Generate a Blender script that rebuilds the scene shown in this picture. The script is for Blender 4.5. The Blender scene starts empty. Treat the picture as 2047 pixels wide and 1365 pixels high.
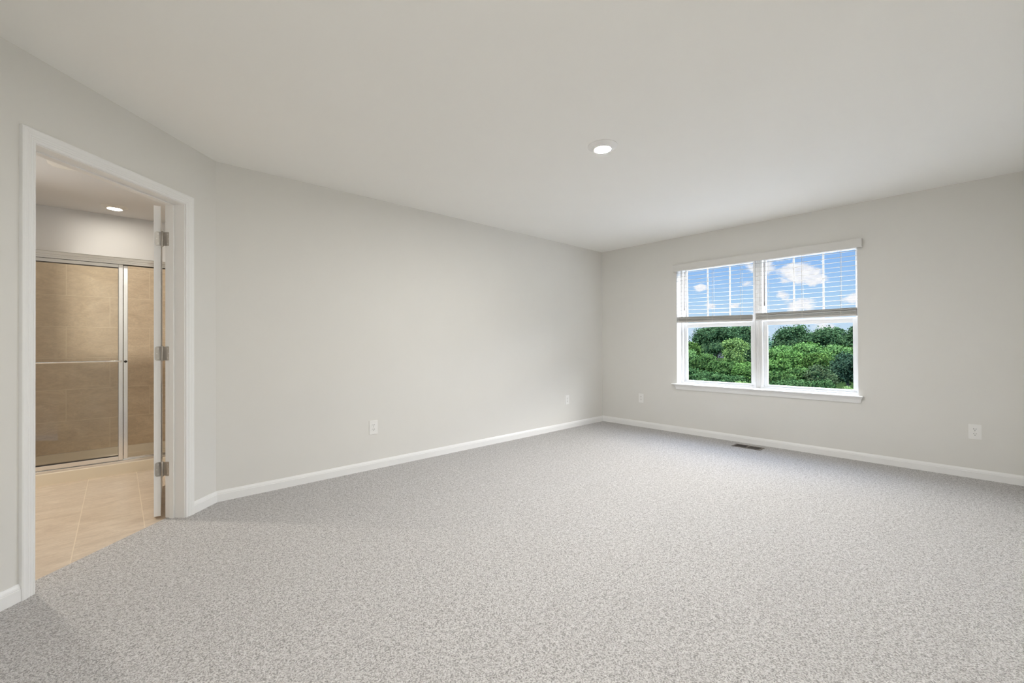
import bpy, bmesh, math, random
import numpy as np
from mathutils import Vector, Matrix

sc = bpy.context.scene
COL = sc.collection
R2 = math.sqrt(2.0)

# ------------------------------------------------------------------ camera
H = 2.44                       # ceiling height
CAM_Z = 1.118
F_PX, YAW, PITCH, ROLL = 859.04, 0.82843, 0.0059, -0.0050
def make_camera():
    cam = bpy.data.cameras.new('camera')
    cam.sensor_fit = 'HORIZONTAL'
    cam.sensor_width = 36.0
    cam.lens = F_PX / 2047.0 * 36.0
    cam.clip_start = 0.02
    cam.clip_end = 1000
    o = bpy.data.objects.new('camera', cam)
    COL.objects.link(o)
    cy, sy, cp, sp = math.cos(YAW), math.sin(YAW), math.cos(PITCH), math.sin(PITCH)
    F = Vector((cy * cp, sy * cp, sp))
    U = Vector((-cy * sp, -sy * sp, cp))
    R = Vector((sy, -cy, 0))
    c, s = math.cos(ROLL), math.sin(ROLL)
    Rr = R * c + U * s
    Ur = -R * s + U * c
    M = Matrix((Rr, Ur, -F)).transposed().to_4x4()
    M.translation = Vector((0, 0, CAM_Z))
    o.matrix_world = M
    sc.camera = o
make_camera()

# ------------------------------------------------------------------ exposure
sc.view_settings.view_transform = 'Standard'
sc.view_settings.look = 'None'
sc.view_settings.gamma = 1.0
sc.view_settings.exposure = 0.0
sc.view_settings.use_curve_mapping = False
try:
    sc.cycles.max_bounces = 16
    sc.cycles.diffuse_bounces = 10
    sc.cycles.glossy_bounces = 6
    sc.cycles.transmission_bounces = 8
    sc.cycles.transparent_max_bounces = 24
    sc.cycles.caustics_reflective = False
    sc.cycles.caustics_refractive = False
    sc.cycles.sample_clamp_indirect = 6.0
    sc.cycles.use_denoising = True
except Exception:
    pass

# ------------------------------------------------------------------ light levels
SKY_FILL = 27.0        # unseen overhead sky, boosted to fill the room with light
LAMP_ROOM = 1330.0
FILL_ENTRY = 640.0  # added lamp out of view, fills the door wall and near carpet
LAMP_SHOWER = 68.0
FILL_BATH = 1130.0  # added lamp out of sight, brightens the shower tile and bathroom
SUN_ENERGY = 5.0

# ------------------------------------------------------------------ node helper
class NT:
    def __init__(self, tree):
        self.t = tree
        self.n = tree.nodes
        self.n.clear()
    def add(self, typ, **kw):
        x = self.n.new(typ)
        for k, v in kw.items():
            setattr(x, k, v)
        return x
    def put(self, sock, v):
        if isinstance(v, bpy.types.NodeSocket):
            self.t.links.new(v, sock)
        else:
            sock.default_value = v
    def math(self, op, a, b=None, c=None, clamp=False):
        x = self.add('ShaderNodeMath', operation=op, use_clamp=clamp)
        self.put(x.inputs[0], a)
        if b is not None: self.put(x.inputs[1], b)
        if c is not None: self.put(x.inputs[2], c)
        return x.outputs[0]
    def vmath(self, op, a, b=None):
        x = self.add('ShaderNodeVectorMath', operation=op)
        self.put(x.inputs[0], a)
        if b is not None: self.put(x.inputs[1], b)
        return x.outputs['Value'] if op in ('DISTANCE', 'LENGTH', 'DOT_PRODUCT') else x.outputs[0]
    def smooth(self, v, a, b, lo=0.0, hi=1.0):
        x = self.add('ShaderNodeMapRange', interpolation_type='SMOOTHSTEP')
        self.put(x.inputs['Value'], v)
        x.inputs['From Min'].default_value = a
        x.inputs['From Max'].default_value = b
        x.inputs['To Min'].default_value = lo
        x.inputs['To Max'].default_value = hi
        return x.outputs[0]
    def ramp(self, fac, stops):
        x = self.add('ShaderNodeValToRGB')
        els = x.color_ramp.elements
        while len(els) < len(stops): els.new(0.5)
        for e, (p, c) in zip(els, stops):
            e.position = p
            e.color = (c[0], c[1], c[2], 1)
        self.put(x.inputs[0], fac)
        return x.outputs[0]
    def mix(self, fac, a, b, blend='MIX'):
        x = self.add('ShaderNodeMix', data_type='RGBA', blend_type=blend)
        self.put(x.inputs[0], fac)
        self.put(x.inputs[6], a if isinstance(a, bpy.types.NodeSocket) else (a[0], a[1], a[2], 1))
        self.put(x.inputs[7], b if isinstance(b, bpy.types.NodeSocket) else (b[0], b[1], b[2], 1))
        return x.outputs[2]
    def noise(self, vec, scale, detail=2.0, rough=0.5, dist=0.0):
        x = self.add('ShaderNodeTexNoise')
        self.put(x.inputs['Vector'], vec)
        x.inputs['Scale'].default_value = scale
        x.inputs['Detail'].default_value = detail
        x.inputs['Roughness'].default_value = rough
        x.inputs['Distortion'].default_value = dist
        return x.outputs[0]
    def mapping(self, vec, loc=(0, 0, 0), rot=(0, 0, 0), scale=(1, 1, 1)):
        x = self.add('ShaderNodeMapping')
        self.put(x.inputs[0], vec)
        x.inputs['Location'].default_value = loc
        x.inputs['Rotation'].default_value = rot
        x.inputs['Scale'].default_value = scale
        return x.outputs[0]
    def bump(self, height, strength, dist):
        x = self.add('ShaderNodeBump')
        self.put(x.inputs['Height'], height)
        x.inputs['Strength'].default_value = strength
        x.inputs['Distance'].default_value = dist
        return x.outputs[0]

# ------------------------------------------------------------------ world: blue summer sky with clouds
def make_world():
    w = bpy.data.worlds.new('summer_sky')
    sc.world = w
    w.use_nodes = True
    T = NT(w.node_tree)
    d = T.add('ShaderNodeTexCoord').outputs['Generated']
    z = T.add('ShaderNodeSeparateXYZ')
    T.put(z.inputs[0], d)
    z = z.outputs[2]
    blue = T.ramp(T.smooth(z, 0.0, 0.22), [(0.0, (0.64, 0.82, 1.0)), (0.35, (0.46, 0.71, 1.0)),
                                           (0.75, (0.33, 0.58, 0.98)), (1.0, (0.27, 0.50, 0.96))])
    dz = T.mapping(d, scale=(1, 1, 1.7))
    n1 = T.noise(dz, 26.0, 6.0, 0.62, 0.3)
    blobs = [((0.962, 0.238, 0.132), 0.045, 0.62), ((0.971, 0.213, 0.118), 0.030, 0.45), ((0.909, 0.400, 0.119), 0.020, 0.42),
             ((0.944, 0.300, 0.150), 0.038, 0.45), ((0.941, 0.318, 0.118), 0.020, 0.34),
             ((0.920, 0.384, 0.078), 0.016, 0.42), ((0.937, 0.342, 0.076), 0.016, 0.42),
             ((0.971, 0.226, 0.072), 0.040, 0.42), ((0.985, 0.156, 0.080), 0.022, 0.44),
             ((0.955, 0.262, 0.095), 0.026, 0.36), ((0.958, 0.260, 0.165), 0.030, 0.30),
             ((0.895, 0.435, 0.020), 0.050, 0.30), ((0.965, 0.25, 0.02), 0.06, 0.25), ((0.975, 0.2, 0.02), 0.06, 0.25)]
    tot = None
    for c, r, a in blobs:
        q = T.vmath('DISTANCE', dz, (c[0], c[1], c[2] * 1.7))
        m = T.smooth(q, 0.0, r * 1.35, a, 0.0)
        tot = m if tot is None else T.math('MAXIMUM', tot, m)
    dens = T.math('ADD', T.math('ADD', n1, tot), T.smooth(z, 0.16, 0.30, 0.0, 0.10))
    cl = T.smooth(dens, 0.70, 0.90)
    shade = T.noise(dz, 60.0, 4.0, 0.6)
    white = T.mix(T.smooth(shade, 0.3, 0.65), (0.86, 0.90, 1.0), (1.08, 1.08, 1.10))
    low = T.mix(cl, blue, white)
    # unseen upper sky, brightened far past the horizon strip to fill the room
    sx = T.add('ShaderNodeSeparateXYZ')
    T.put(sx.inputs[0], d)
    # the added bank glows mostly on the side the window faces
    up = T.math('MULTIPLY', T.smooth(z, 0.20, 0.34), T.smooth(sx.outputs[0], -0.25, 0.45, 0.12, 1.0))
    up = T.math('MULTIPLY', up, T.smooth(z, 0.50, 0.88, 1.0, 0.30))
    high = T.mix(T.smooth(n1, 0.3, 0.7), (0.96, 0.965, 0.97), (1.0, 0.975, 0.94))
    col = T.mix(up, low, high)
    strength = T.math('MULTIPLY_ADD', up, SKY_FILL - 0.92, 0.92)
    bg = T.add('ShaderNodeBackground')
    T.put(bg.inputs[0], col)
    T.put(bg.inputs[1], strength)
    out = T.add('ShaderNodeOutputWorld')
    T.put(out.inputs[0], bg.outputs[0])
    try:
        w.cycles.sampling_method = 'MANUAL'
        w.cycles.sample_map_resolution = 1024
    except Exception:
        pass
make_world()

def make_sun():
    l = bpy.data.lights.new('sun', 'SUN')
    l.energy = SUN_ENERGY
    l.angle = math.radians(2.0)
    l.color = (1.0, 0.95, 0.86)
    o = bpy.data.objects.new('sun', l)
    COL.objects.link(o)
    # high behind the house, shining on the trees, never into the window
    o.rotation_euler = Vector((0.62, -0.30, -0.78)).to_track_quat('-Z', 'Y').to_euler()
    o.location = (-20, 8, 30)
make_sun()

# ------------------------------------------------------------------ materials
MATS = {}
def mat(name, color, rough=0.5, metallic=0.0, spec=0.5, nodes=None):
    m = bpy.data.materials.new(name)
    m.use_nodes = True
    T = NT(m.node_tree)
    b = T.add('ShaderNodeBsdfPrincipled')
    b.inputs['Roughness'].default_value = rough
    b.inputs['Metallic'].default_value = metallic
    b.inputs['Specular IOR Level'].default_value = spec
    b.inputs['Base Color'].default_value = (color[0], color[1], color[2], 1)
    o = T.add('ShaderNodeOutputMaterial')
    T.put(o.inputs[0], b.outputs[0])
    if nodes: nodes(T, b)
    MATS[name] = m
    return m

def objco(T): return T.add('ShaderNodeTexCoord').outputs['Object']
def geoco(T): return T.add('ShaderNodeNewGeometry').outputs['Position']

def paint(color, var=0.015, bump=0.06):
    def f(T, b):
        p = geoco(T)
        n = T.noise(p, 3.0, 3.0)
        T.put(b.inputs['Base Color'], T.mix(n, [c * (1 - var) for c in color], [min(1, c * (1 + var)) for c in color]))
        T.put(b.inputs['Normal'], T.bump(T.noise(p, 420.0, 2.0), bump, 0.001))
    return f
WALLC = (0.735, 0.725, 0.695)
CEILC = (0.885, 0.878, 0.850)
mat('wall_paint', WALLC, 0.75, spec=0.25, nodes=paint(WALLC))
mat('ceiling_paint', CEILC, 0.85, spec=0.15, nodes=paint(CEILC, 0.01, 0.10))
BATHC = (0.80, 0.815, 0.835)
mat('bath_paint', BATHC, 0.7, spec=0.25, nodes=paint(BATHC))
BCEILC = (0.80, 0.815, 0.84)
mat('bath_ceiling', BCEILC, 0.85, spec=0.15, nodes=paint(BCEILC, 0.01, 0.10))
TRIMC = (0.85, 0.85, 0.845)
mat('trim_paint', TRIMC, 0.35, spec=0.4, nodes=paint(TRIMC, 0.008, 0.02))
DOORC = (0.82, 0.815, 0.805)
mat('door_paint', DOORC, 0.38, spec=0.4, nodes=paint(DOORC, 0.008, 0.02))
VINYLC = (0.74, 0.74, 0.735)
mat('vinyl', VINYLC, 0.35, spec=0.4, nodes=paint(VINYLC, 0.006, 0.01))
BLINDC = (0.57, 0.555, 0.53)
mat('blind_slat', BLINDC, 0.45, spec=0.3, nodes=paint(BLINDC, 0.02, 0.02))
VALC = (0.70, 0.69, 0.665)
mat('valance_paint', VALC, 0.45, spec=0.3, nodes=paint(VALC, 0.01, 0.02))
mat('cord', (0.74, 0.72, 0.68), 0.8)
mat('wand', (0.22, 0.19, 0.165), 0.35)
PLATEC = (0.85, 0.845, 0.83)
mat('outlet_plastic', PLATEC, 0.3, spec=0.45, nodes=paint(PLATEC, 0.004, 0.0))
mat('outlet_slot', (0.03, 0.028, 0.026), 0.6)
mat('fan_plastic', (0.93, 0.935, 0.93), 0.3, nodes=paint((0.93, 0.935, 0.93), 0.004, 0.0))
mat('lamp_trim', (0.84, 0.835, 0.82), 0.5, nodes=paint((0.84, 0.835, 0.82), 0.004, 0.0))

def brushed(color, rough, scale):
    def f(T, b):
        p = objco(T)
        n = T.noise(T.mapping(p, scale=scale), 60.0, 3.0)
        T.put(b.inputs['Base Color'], T.mix(n, [c * 0.9 for c in color], [min(1, c * 1.08) for c in color]))
        T.put(b.inputs['Roughness'], T.math('MULTIPLY_ADD', n, 0.12, rough - 0.06))
    return f
mat('satin_nickel', (0.50, 0.47, 0.43), 0.38, 1.0, nodes=brushed((0.50, 0.47, 0.43), 0.38, (1, 1, 14)))
mat('screw_metal', (0.62, 0.60, 0.56), 0.3, 1.0, nodes=brushed((0.62, 0.60, 0.56), 0.3, (1, 1, 1)))
mat('shower_metal', (0.80, 0.78, 0.75), 0.16, 1.0, nodes=brushed((0.80, 0.78, 0.75), 0.16, (0.3, 14, 14)))
mat('chrome', (0.86, 0.85, 0.83), 0.07, 1.0, nodes=brushed((0.86, 0.85, 0.83), 0.09, (1, 1, 1)))
mat('dark_knob', (0.05, 0.045, 0.04), 0.25, 0.6)
mat('gasket', (0.06, 0.05, 0.045), 0.5)
mat('register_metal', (0.17, 0.145, 0.125), 0.42, 0.5, nodes=brushed((0.17, 0.145, 0.125), 0.42, (1, 1, 1)))
mat('duct_dark', (0.012, 0.010, 0.009), 0.8)
mat('acrylic', (0.80, 0.72, 0.58), 0.16, spec=0.5, nodes=paint((0.80, 0.72, 0.58), 0.01, 0.0))
mat('dirt_ground', (0.05, 0.08, 0.03), 1.0, spec=0.0, nodes=lambda T, b: T.put(b.inputs['Base Color'],
    T.ramp(T.noise(geoco(T), 0.6, 5.0, 0.65), [(0.3, (0.008, 0.018, 0.006)), (0.7, (0.020, 0.032, 0.010))])))
mat('concrete', (0.62, 0.61, 0.59), 0.9, spec=0.1, nodes=lambda T, b: T.put(b.inputs['Base Color'],
    T.mix(T.noise(geoco(T), 1.5, 5.0), (0.58, 0.57, 0.55), (0.66, 0.65, 0.63))))
mat('bark', (0.09, 0.07, 0.05), 0.9, nodes=lambda T, b: T.put(b.inputs['Base Color'],
    T.ramp(T.noise(T.mapping(objco(T), scale=(6, 6, 1)), 3.0, 4.0), [(0.3, (0.05, 0.04, 0.03)), (0.7, (0.14, 0.11, 0.085))])))

def carpet_nodes(T, b):
    p = geoco(T)
    w = T.noise(p, 55.0, 2.0, 0.5)
    q = T.vmath('ADD', p, T.vmath('SCALE', p, None)) if False else p
    tuft = T.noise(q, 150.0, 2.5, 0.62, 0.6)
    v = T.add('ShaderNodeTexVoronoi', feature='F1')
    T.put(v.inputs['Vector'], p)
    v.inputs['Scale'].default_value = 185.0
    v.inputs['Randomness'].default_value = 1.0
    hgt = T.math('ADD', T.math('MULTIPLY', tuft, 0.75), T.math('MULTIPLY', T.math('SUBTRACT', 1.0, v.outputs['Distance']), 0.32))
    yarn_shade = T.ramp(T.math('ADD', T.math('MULTIPLY', hgt, 0.8), T.math('MULTIPLY', w, 0.25)),
                  [(0.44, (0.23, 0.218, 0.212)), (0.57, (0.60, 0.58, 0.572)), (0.72, (0.82, 0.805, 0.80))])  # mixed fibre tones, with shade painted into gaps between low tufts
    fine = T.noise(p, 380.0, 2.0)
    yarn_shade = T.mix(0.22, yarn_shade, T.mix(T.smooth(fine, 0.3, 0.7), (0.41, 0.40, 0.39), (0.72, 0.71, 0.70)))
    # brushed pile: broad soft patches of vacuum marks
    patch = T.noise(T.mapping(p, rot=(0, 0, 0.6), scale=(1.0, 2.4, 1)), 1.3, 3.0, 0.55)
    yarn_shade = T.mix(T.smooth(patch, 0.35, 0.65, 0.0, 0.09), yarn_shade, (0.44, 0.42, 0.412))
    T.put(b.inputs['Base Color'], yarn_shade)
    mid = T.noise(p, 22.0, 2.0)
    T.put(b.inputs['Normal'], T.bump(T.math('ADD', hgt, T.math('MULTIPLY', mid, 0.8)), 1.0, 0.010))
    b.inputs['Sheen Weight'].default_value = 0.15
    b.inputs['Sheen Roughness'].default_value = 0.6
mat('carpet', (0.5, 0.48, 0.46), 0.95, spec=0.05, nodes=carpet_nodes)

def stone_color(T, p, a, m_, c, stretch):
    n = T.noise(T.mapping(p, scale=stretch), 3.0, 7.0, 0.62, 1.2)
    v = T.noise(T.mapping(p, scale=stretch), 7.0, 6.0, 0.6, 2.5)
    vein = T.math('SUBTRACT', 1.0, T.math('MULTIPLY', T.math('ABSOLUTE', T.math('SUBTRACT', v, 0.5)), 14.0), clamp=True)
    base = T.ramp(n, [(0.28, a), (0.5, m_), (0.72, c)])
    return T.mix(T.math('MULTIPLY', vein, 0.22), base, [x * 0.62 for x in a])

def brick(T, p, w, h, off, mort, axis_map, loc):
    """grout mask of a running-bond layout; axis_map = rotation that turns the wall onto XY"""
    x = T.add('ShaderNodeTexBrick')
    T.put(x.inputs['Vector'], T.mapping(p, loc=loc, rot=axis_map))
    x.offset = off
    x.offset_frequency = 2
    x.inputs['Scale'].default_value = 1.0
    x.inputs['Mortar Size'].default_value = mort
    x.inputs['Mortar Smooth'].default_value = 0.1
    x.inputs['Brick Width'].default_value = w
    x.inputs['Row Height'].default_value = h
    x.inputs['Color1'].default_value = (0.0, 0.0, 0.0, 1)
    x.inputs['Color2'].default_value = (1.0, 1.0, 1.0, 1)
    return x

def walltile_nodes(T, b):
    p = geoco(T)
    q = T.add('ShaderNodeCombineXYZ')
    s = T.add('ShaderNodeSeparateXYZ')
    T.put(s.inputs[0], p)
    T.put(q.inputs[0], T.math('ADD', s.outputs[0], s.outputs[1]))
    T.put(q.inputs[1], s.outputs[2])
    bk = brick(T, q.outputs[0], 0.61, 0.30, 0.5, 0.0018, (0, 0, 0), (-0.045, -0.104, 0))
    col = stone_color(T, T.vmath('ADD', p, T.vmath('MULTIPLY', bk.outputs['Color'], (3.1, 2.3, 1.7))),
                      (0.62, 0.50, 0.36), (0.72, 0.595, 0.44), (0.80, 0.68, 0.52), (1.2, 1.2, 2.6))
    T.put(b.inputs['Base Color'], T.mix(bk.outputs['Fac'], col, (0.82, 0.72, 0.56)))
    T.put(b.inputs['Normal'], T.bump(T.math('SUBTRACT', 1.0, bk.outputs['Fac']), 0.25, 0.002))
mat('wall_tile', (0.6, 0.5, 0.38), 0.32, spec=0.45, nodes=walltile_nodes)

def floortile_nodes(T, b):
    p = geoco(T)
    q = T.add('ShaderNodeCombineXYZ')
    s = T.add('ShaderNodeSeparateXYZ')
    T.put(s.inputs[0], p)
    T.put(q.inputs[0], s.outputs[1])
    T.put(q.inputs[1], s.outputs[0])
    bk = brick(T, q.outputs[0], 0.61, 0.305, 0.5, 0.0024, (0, 0, 0), (-3.54, 0.181, 0))
    col = stone_color(T, T.vmath('ADD', p, T.vmath('MULTIPLY', bk.outputs['Color'], (3.1, 2.3, 1.7))),
                      (0.50, 0.405, 0.315), (0.60, 0.50, 0.395), (0.68, 0.585, 0.475), (1.0, 3.0, 1.0))
    T.put(b.inputs['Base Color'], T.mix(bk.outputs['Fac'], col, (0.70, 0.60, 0.475)))
    T.put(b.inputs['Normal'], T.bump(T.math('SUBTRACT', 1.0, bk.outputs['Fac']), 0.25, 0.002))
mat('floor_tile', (0.6, 0.5, 0.4), 0.35, spec=0.4, nodes=floortile_nodes)

def glass_mat(name, tint, refl=1.0):
    m = bpy.data.materials.new(name)
    m.use_nodes = True
    T = NT(m.node_tree)
    tr = T.add('ShaderNodeBsdfTransparent')
    tr.inputs[0].default_value = (tint[0], tint[1], tint[2], 1)
    gl = T.add('ShaderNodeBsdfGlossy')
    gl.inputs['Roughness'].default_value = 0.0
    fr = T.add('ShaderNodeFresnel')
    fr.inputs[0].default_value = 1.5
    mx = T.add('ShaderNodeMixShader')
    T.put(mx.inputs[0], T.math('MULTIPLY', fr.outputs[0], refl))
    T.put(mx.inputs[1], tr.outputs[0])
    T.put(mx.inputs[2], gl.outputs[0])
    o = T.add('ShaderNodeOutputMaterial')
    T.put(o.inputs[0], mx.outputs[0])
    MATS[name] = m
glass_mat('window_glass', (0.985, 0.99, 0.99), 0.004)
glass_mat('shower_glass', (0.99, 0.993, 0.988), 0.5)

def lamp_mat(name, color, strength):
    m = bpy.data.materials.new(name)
    m.use_nodes = True
    T = NT(m.node_tree)
    e = T.add('ShaderNodeEmission')
    e.inputs[0].default_value = (color[0], color[1], color[2], 1)
    e.inputs[1].default_value = strength
    o = T.add('ShaderNodeOutputMaterial')
    T.put(o.inputs[0], e.outputs[0])
    MATS[name] = m
lamp_mat('lens_room', (1.0, 0.995, 0.965), LAMP_ROOM)
lamp_mat('fill_lens_entry', (1.0, 0.985, 0.95), FILL_ENTRY)
lamp_mat('lens_shower', (1.0, 0.91, 0.77), LAMP_SHOWER)
lamp_mat('fill_lens_bath', (1.0, 0.92, 0.80), FILL_BATH)

LEAF = 1.15
def leaf_mat(name, dark, light, gain=1.65):
    def f(T, b):
        g = T.add('ShaderNodeNewGeometry')
        r = g.outputs['Random Per Island']
        n = T.noise(geoco(T), 0.55, 3.0, 0.6)
        fac = T.math('MULTIPLY_ADD', T.math('SUBTRACT', n, 0.5), 0.9, r, clamp=True)
        T.put(b.inputs['Base Color'], T.mix(fac, [c * LEAF * gain for c in dark], [c * LEAF * gain for c in light]))
        b.inputs['Transmission Weight'].default_value = 0.0
    mat(name, light, 1.0, spec=0.0, nodes=f)
leaf_mat('leaf_dark', (0.014, 0.031, 0.013), (0.038, 0.064, 0.027), 2.0)
leaf_mat('leaf_distant', (0.030, 0.055, 0.040), (0.045, 0.080, 0.052))
leaf_mat('leaf_olive', (0.020, 0.042, 0.010), (0.055, 0.090, 0.022))
leaf_mat('leaf_vine', (0.036, 0.062, 0.018), (0.105, 0.150, 0.046), 2.1)
leaf_mat('leaf_light', (0.035, 0.070, 0.022), (0.075, 0.125, 0.040))
leaf_mat('leaf_bush', (0.018, 0.040, 0.012), (0.050, 0.085, 0.024))
leaf_mat('leaf_lime', (0.026, 0.058, 0.014), (0.078, 0.135, 0.034))
leaf_mat('leaf_bright', (0.030, 0.068, 0.018), (0.085, 0.145, 0.042))
leaf_mat('leaf_shrub', (0.014, 0.034, 0.012), (0.042, 0.075, 0.026))
leaf_mat('leaf_bluegreen', (0.014, 0.030, 0.017), (0.038, 0.062, 0.036), 1.6)
leaf_mat('leaf_dusk', (0.020, 0.036, 0.015), (0.050, 0.066, 0.030))
leaf_mat('leaf_weed', (0.060, 0.095, 0.030), (0.120, 0.170, 0.060))
mat('house_roof', (0.16, 0.15, 0.18), 1.0, spec=0.0, nodes=lambda T, b: T.put(b.inputs['Base Color'],
    T.mix(T.noise(geoco(T), 4.0, 4.0), (0.030, 0.028, 0.034), (0.050, 0.047, 0.055))))
mat('house_siding', (0.36, 0.36, 0.36), 1.0, spec=0.0, nodes=lambda T, b: T.put(b.inputs['Base Color'],
    T.mix(T.noise(T.mapping(geoco(T), scale=(0.2, 0.2, 6)), 4.0, 2.0), (0.12, 0.12, 0.125), (0.16, 0.16, 0.16))))
mat('house_glass', (0.02, 0.025, 0.03), 0.1)

# ------------------------------------------------------------------ mesh helpers
class MB:
    def __init__(self): self.bm = bmesh.new()
    def hexa(self, v8):
        vs = [self.bm.verts.new(v) for v in v8]
        for f in ((0, 3, 2, 1), (4, 5, 6, 7), (0, 1, 5, 4), (1, 2, 6, 5), (2, 3, 7, 6), (3, 0, 4, 7)):
            self.bm.faces.new([vs[i] for i in f])
        return vs
    def box(self, x0, x1, y0, y1, z0, z1, xf=None, bev=0.0, seg=2):
        v = [(x0, y0, z0), (x1, y0, z0), (x1, y1, z0), (x0, y1, z0), (x0, y0, z1), (x1, y0, z1), (x1, y1, z1), (x0, y1, z1)]
        if xf: v = [xf(*q) for q in v]
        vs = self.hexa(v)
        if bev:
            es = set(e for a in vs for e in a.link_edges)
            bmesh.ops.bevel(self.bm, geom=list(es), offset=bev, segments=seg, affect='EDGES', profile=0.6)
        return self
    def prism(self, poly, z0, z1):
        a = [self.bm.verts.new((x, y, z0)) for x, y in poly]
        b = [self.bm.verts.new((x, y, z1)) for x, y in poly]
        n = len(poly)
        self.bm.faces.new(a[::-1]); self.bm.faces.new(b)
        for i in range(n):
            self.bm.faces.new((a[i], a[(i + 1) % n], b[(i + 1) % n], b[i]))
        return self
    def sweep(self, rings):
        """rings: list of closed point loops of equal length, capped at both ends"""
        vr = [[self.bm.verts.new(p) for p in r] for r in rings]
        n = len(vr[0])
        for a, b in zip(vr, vr[1:]):
            for i in range(n):
                self.bm.faces.new((a[i], a[(i + 1) % n], b[(i + 1) % n], b[i]))
        self.bm.faces.new(vr[0][::-1]); self.bm.faces.new(vr[-1])
        return self
    def lathe(self, prof, c, seg=48, cap_first=True, cap_last=True, axis='z'):
        """prof: (radius, height) from c along axis"""
        rings = []
        for r, h in prof:
            ring = []
            for k in range(seg):
                a = 2 * math.pi * k / seg
                u, v = r * math.cos(a), r * math.sin(a)
                q = {'z': (u, v, h), 'x': (h, u, v), 'y': (u, h, v)}[axis]
                ring.append(self.bm.verts.new((c[0] + q[0], c[1] + q[1], c[2] + q[2])))
            rings.append(ring)
        for a, b in zip(rings, rings[1:]):
            for i in range(seg):
                self.bm.faces.new((a[i], a[(i + 1) % seg], b[(i + 1) % seg], b[i]))
        if cap_first: self.bm.faces.new(rings[0][::-1])
        if cap_last: self.bm.faces.new(rings[-1])
        return self
    def plate(self, w, h, t, r, xf, seg=5):
        """rounded-rectangle plate centred on 0,0 in (u,v), thickness 0..t; xf(u,v,d)->world"""
        pts = []
        for cx_, cy_, a0 in ((w / 2 - r, h / 2 - r, 0), (-w / 2 + r, h / 2 - r, 90), (-w / 2 + r, -h / 2 + r, 180), (w / 2 - r, -h / 2 + r, 270)):
            for k in range(seg + 1):
                a = math.radians(a0 + 90 * k / seg)
                pts.append((cx_ + r * math.cos(a), cy_ + r * math.sin(a)))
        a = [self.bm.verts.new(xf(u, v, 0)) for u, v in pts]
        b = [self.bm.verts.new(xf(u, v, t)) for u, v in pts]
        n = len(pts)
        self.bm.faces.new(a[::-1]); self.bm.faces.new(b)
        for i in range(n):
            self.bm.faces.new((a[i], a[(i + 1) % n], b[(i + 1) % n], b[i]))
        return self
    def build(self, name, material, parent=None, origin=None, smooth=False, auto=None):
        bm = self.bm
        bmesh.ops.recalc_face_normals(bm, faces=bm.faces)
        pl = world_loc(parent)
        if origin is None:
            origin = pl if parent else Vector((0, 0, 0))
        origin = Vector(origin)
        bmesh.ops.translate(bm, verts=bm.verts, vec=-origin)
        me = bpy.data.meshes.new(name)
        bm.to_mesh(me); bm.free()
        if material: me.materials.append(MATS[material])
        if smooth or auto:
            for p in me.polygons: p.use_smooth = True
            if auto:
                try: me.set_sharp_from_angle(angle=math.radians(auto))
                except Exception: pass
        o = bpy.data.objects.new(name, me)
        COL.objects.link(o)
        if parent: o.parent = parent
        o.location = origin - pl
        return o

def world_loc(o):
    v = Vector((0, 0, 0))
    while o:
        v += o.location
        o = o.parent
    return v
def empty(name, loc):
    o = bpy.data.objects.new(name, None)
    COL.objects.link(o)
    o.location = loc
    o.empty_display_size = 0.05
    return o
def tag(o, label=None, cat=None, group=None, kind=None):
    if label: o['label'] = label
    if cat: o['category'] = cat
    if group: o['group'] = group
    if kind: o['kind'] = kind
    return o
def struct(o, label, cat):
    return tag(o, label, cat, kind='structure')
def copy_tree(o, parent=None):
    c = o.copy()
    COL.objects.link(c)
    c.parent = parent
    for ch in list(o.children): copy_tree(ch, c)
    return c

# ------------------------------------------------------------------ room dimensions
CX, YL, XW = 0.5172, 3.7027, 5.1740      # clipped corner x, left wall y, window wall x
YR, XB = -0.30, -0.41                    # right wall, back wall
WT = 0.115                               # stud wall
WWT = 0.24                               # exterior wall
YS, YBACK = 5.09, 5.91                   # shower front, shower back wall
S_JR, S_JL, Z_JT = 0.280, 1.122, 2.040   # door opening (along the clipped wall from the corner)
WY0, WY1, WZ0, WZ1 = 0.783, 2.580, 0.612, 2.075   # window opening

def DP(s, off, z):
    """point by the clipped wall: s along it from the corner, off into the bathroom"""
    return (CX - s / R2 - off / R2, YL - s / R2 + off / R2, z)
def DPxy(s, off): return DP(s, off, 0)[:2]

# ------------------------------------------------------------------ floors, ceiling, walls
m = MB()
m.prism([(XB - 0.1, YR - 0.1), (XW + 0.1, YR - 0.1), (XW + 0.1, YL + 0.05), DPxy(-0.06, 0.05), DPxy(0.10, 0.118), DPxy(1.30, 0.118), DPxy(1.40, 0.02), (XB - 0.1, 2.6)], -0.06, 0.0)
struct(m.build('floor', 'carpet'), 'pale grey cut-pile carpet covering the whole bedroom floor', 'carpet')

m = MB()
m.prism([DPxy(-0.3, 0.118), (1.0, 3.75), (1.0, YBACK + 0.1), (-1.7, YBACK + 0.1), (-1.7, 2.2), DPxy(1.62, 0.118)], -0.06, -0.004)
struct(m.build('floor_bathroom', 'floor_tile'), 'beige stone-look tile floor of the bathroom seen through the doorway', 'tile floor')

m = MB()
m.box(-1.8, XW + WWT, YR - 0.25, YBACK + 0.2, H, H + 0.12)
struct(m.build('ceiling', 'ceiling_paint'), 'smooth off-white ceiling over the bedroom and bathroom', 'ceiling')

m = MB()
m.prism([DPxy(0.0, 0.10), (1.0, YL + 0.10), (1.0, YBACK + 0.05), (-1.7, YBACK + 0.05), (-1.7, 2.2), DPxy(1.62, 0.10)], H - 0.003, H)
struct(m.build('ceiling_bathroom', 'bath_ceiling'), 'white bathroom ceiling seen through the doorway', 'ceiling')

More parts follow.
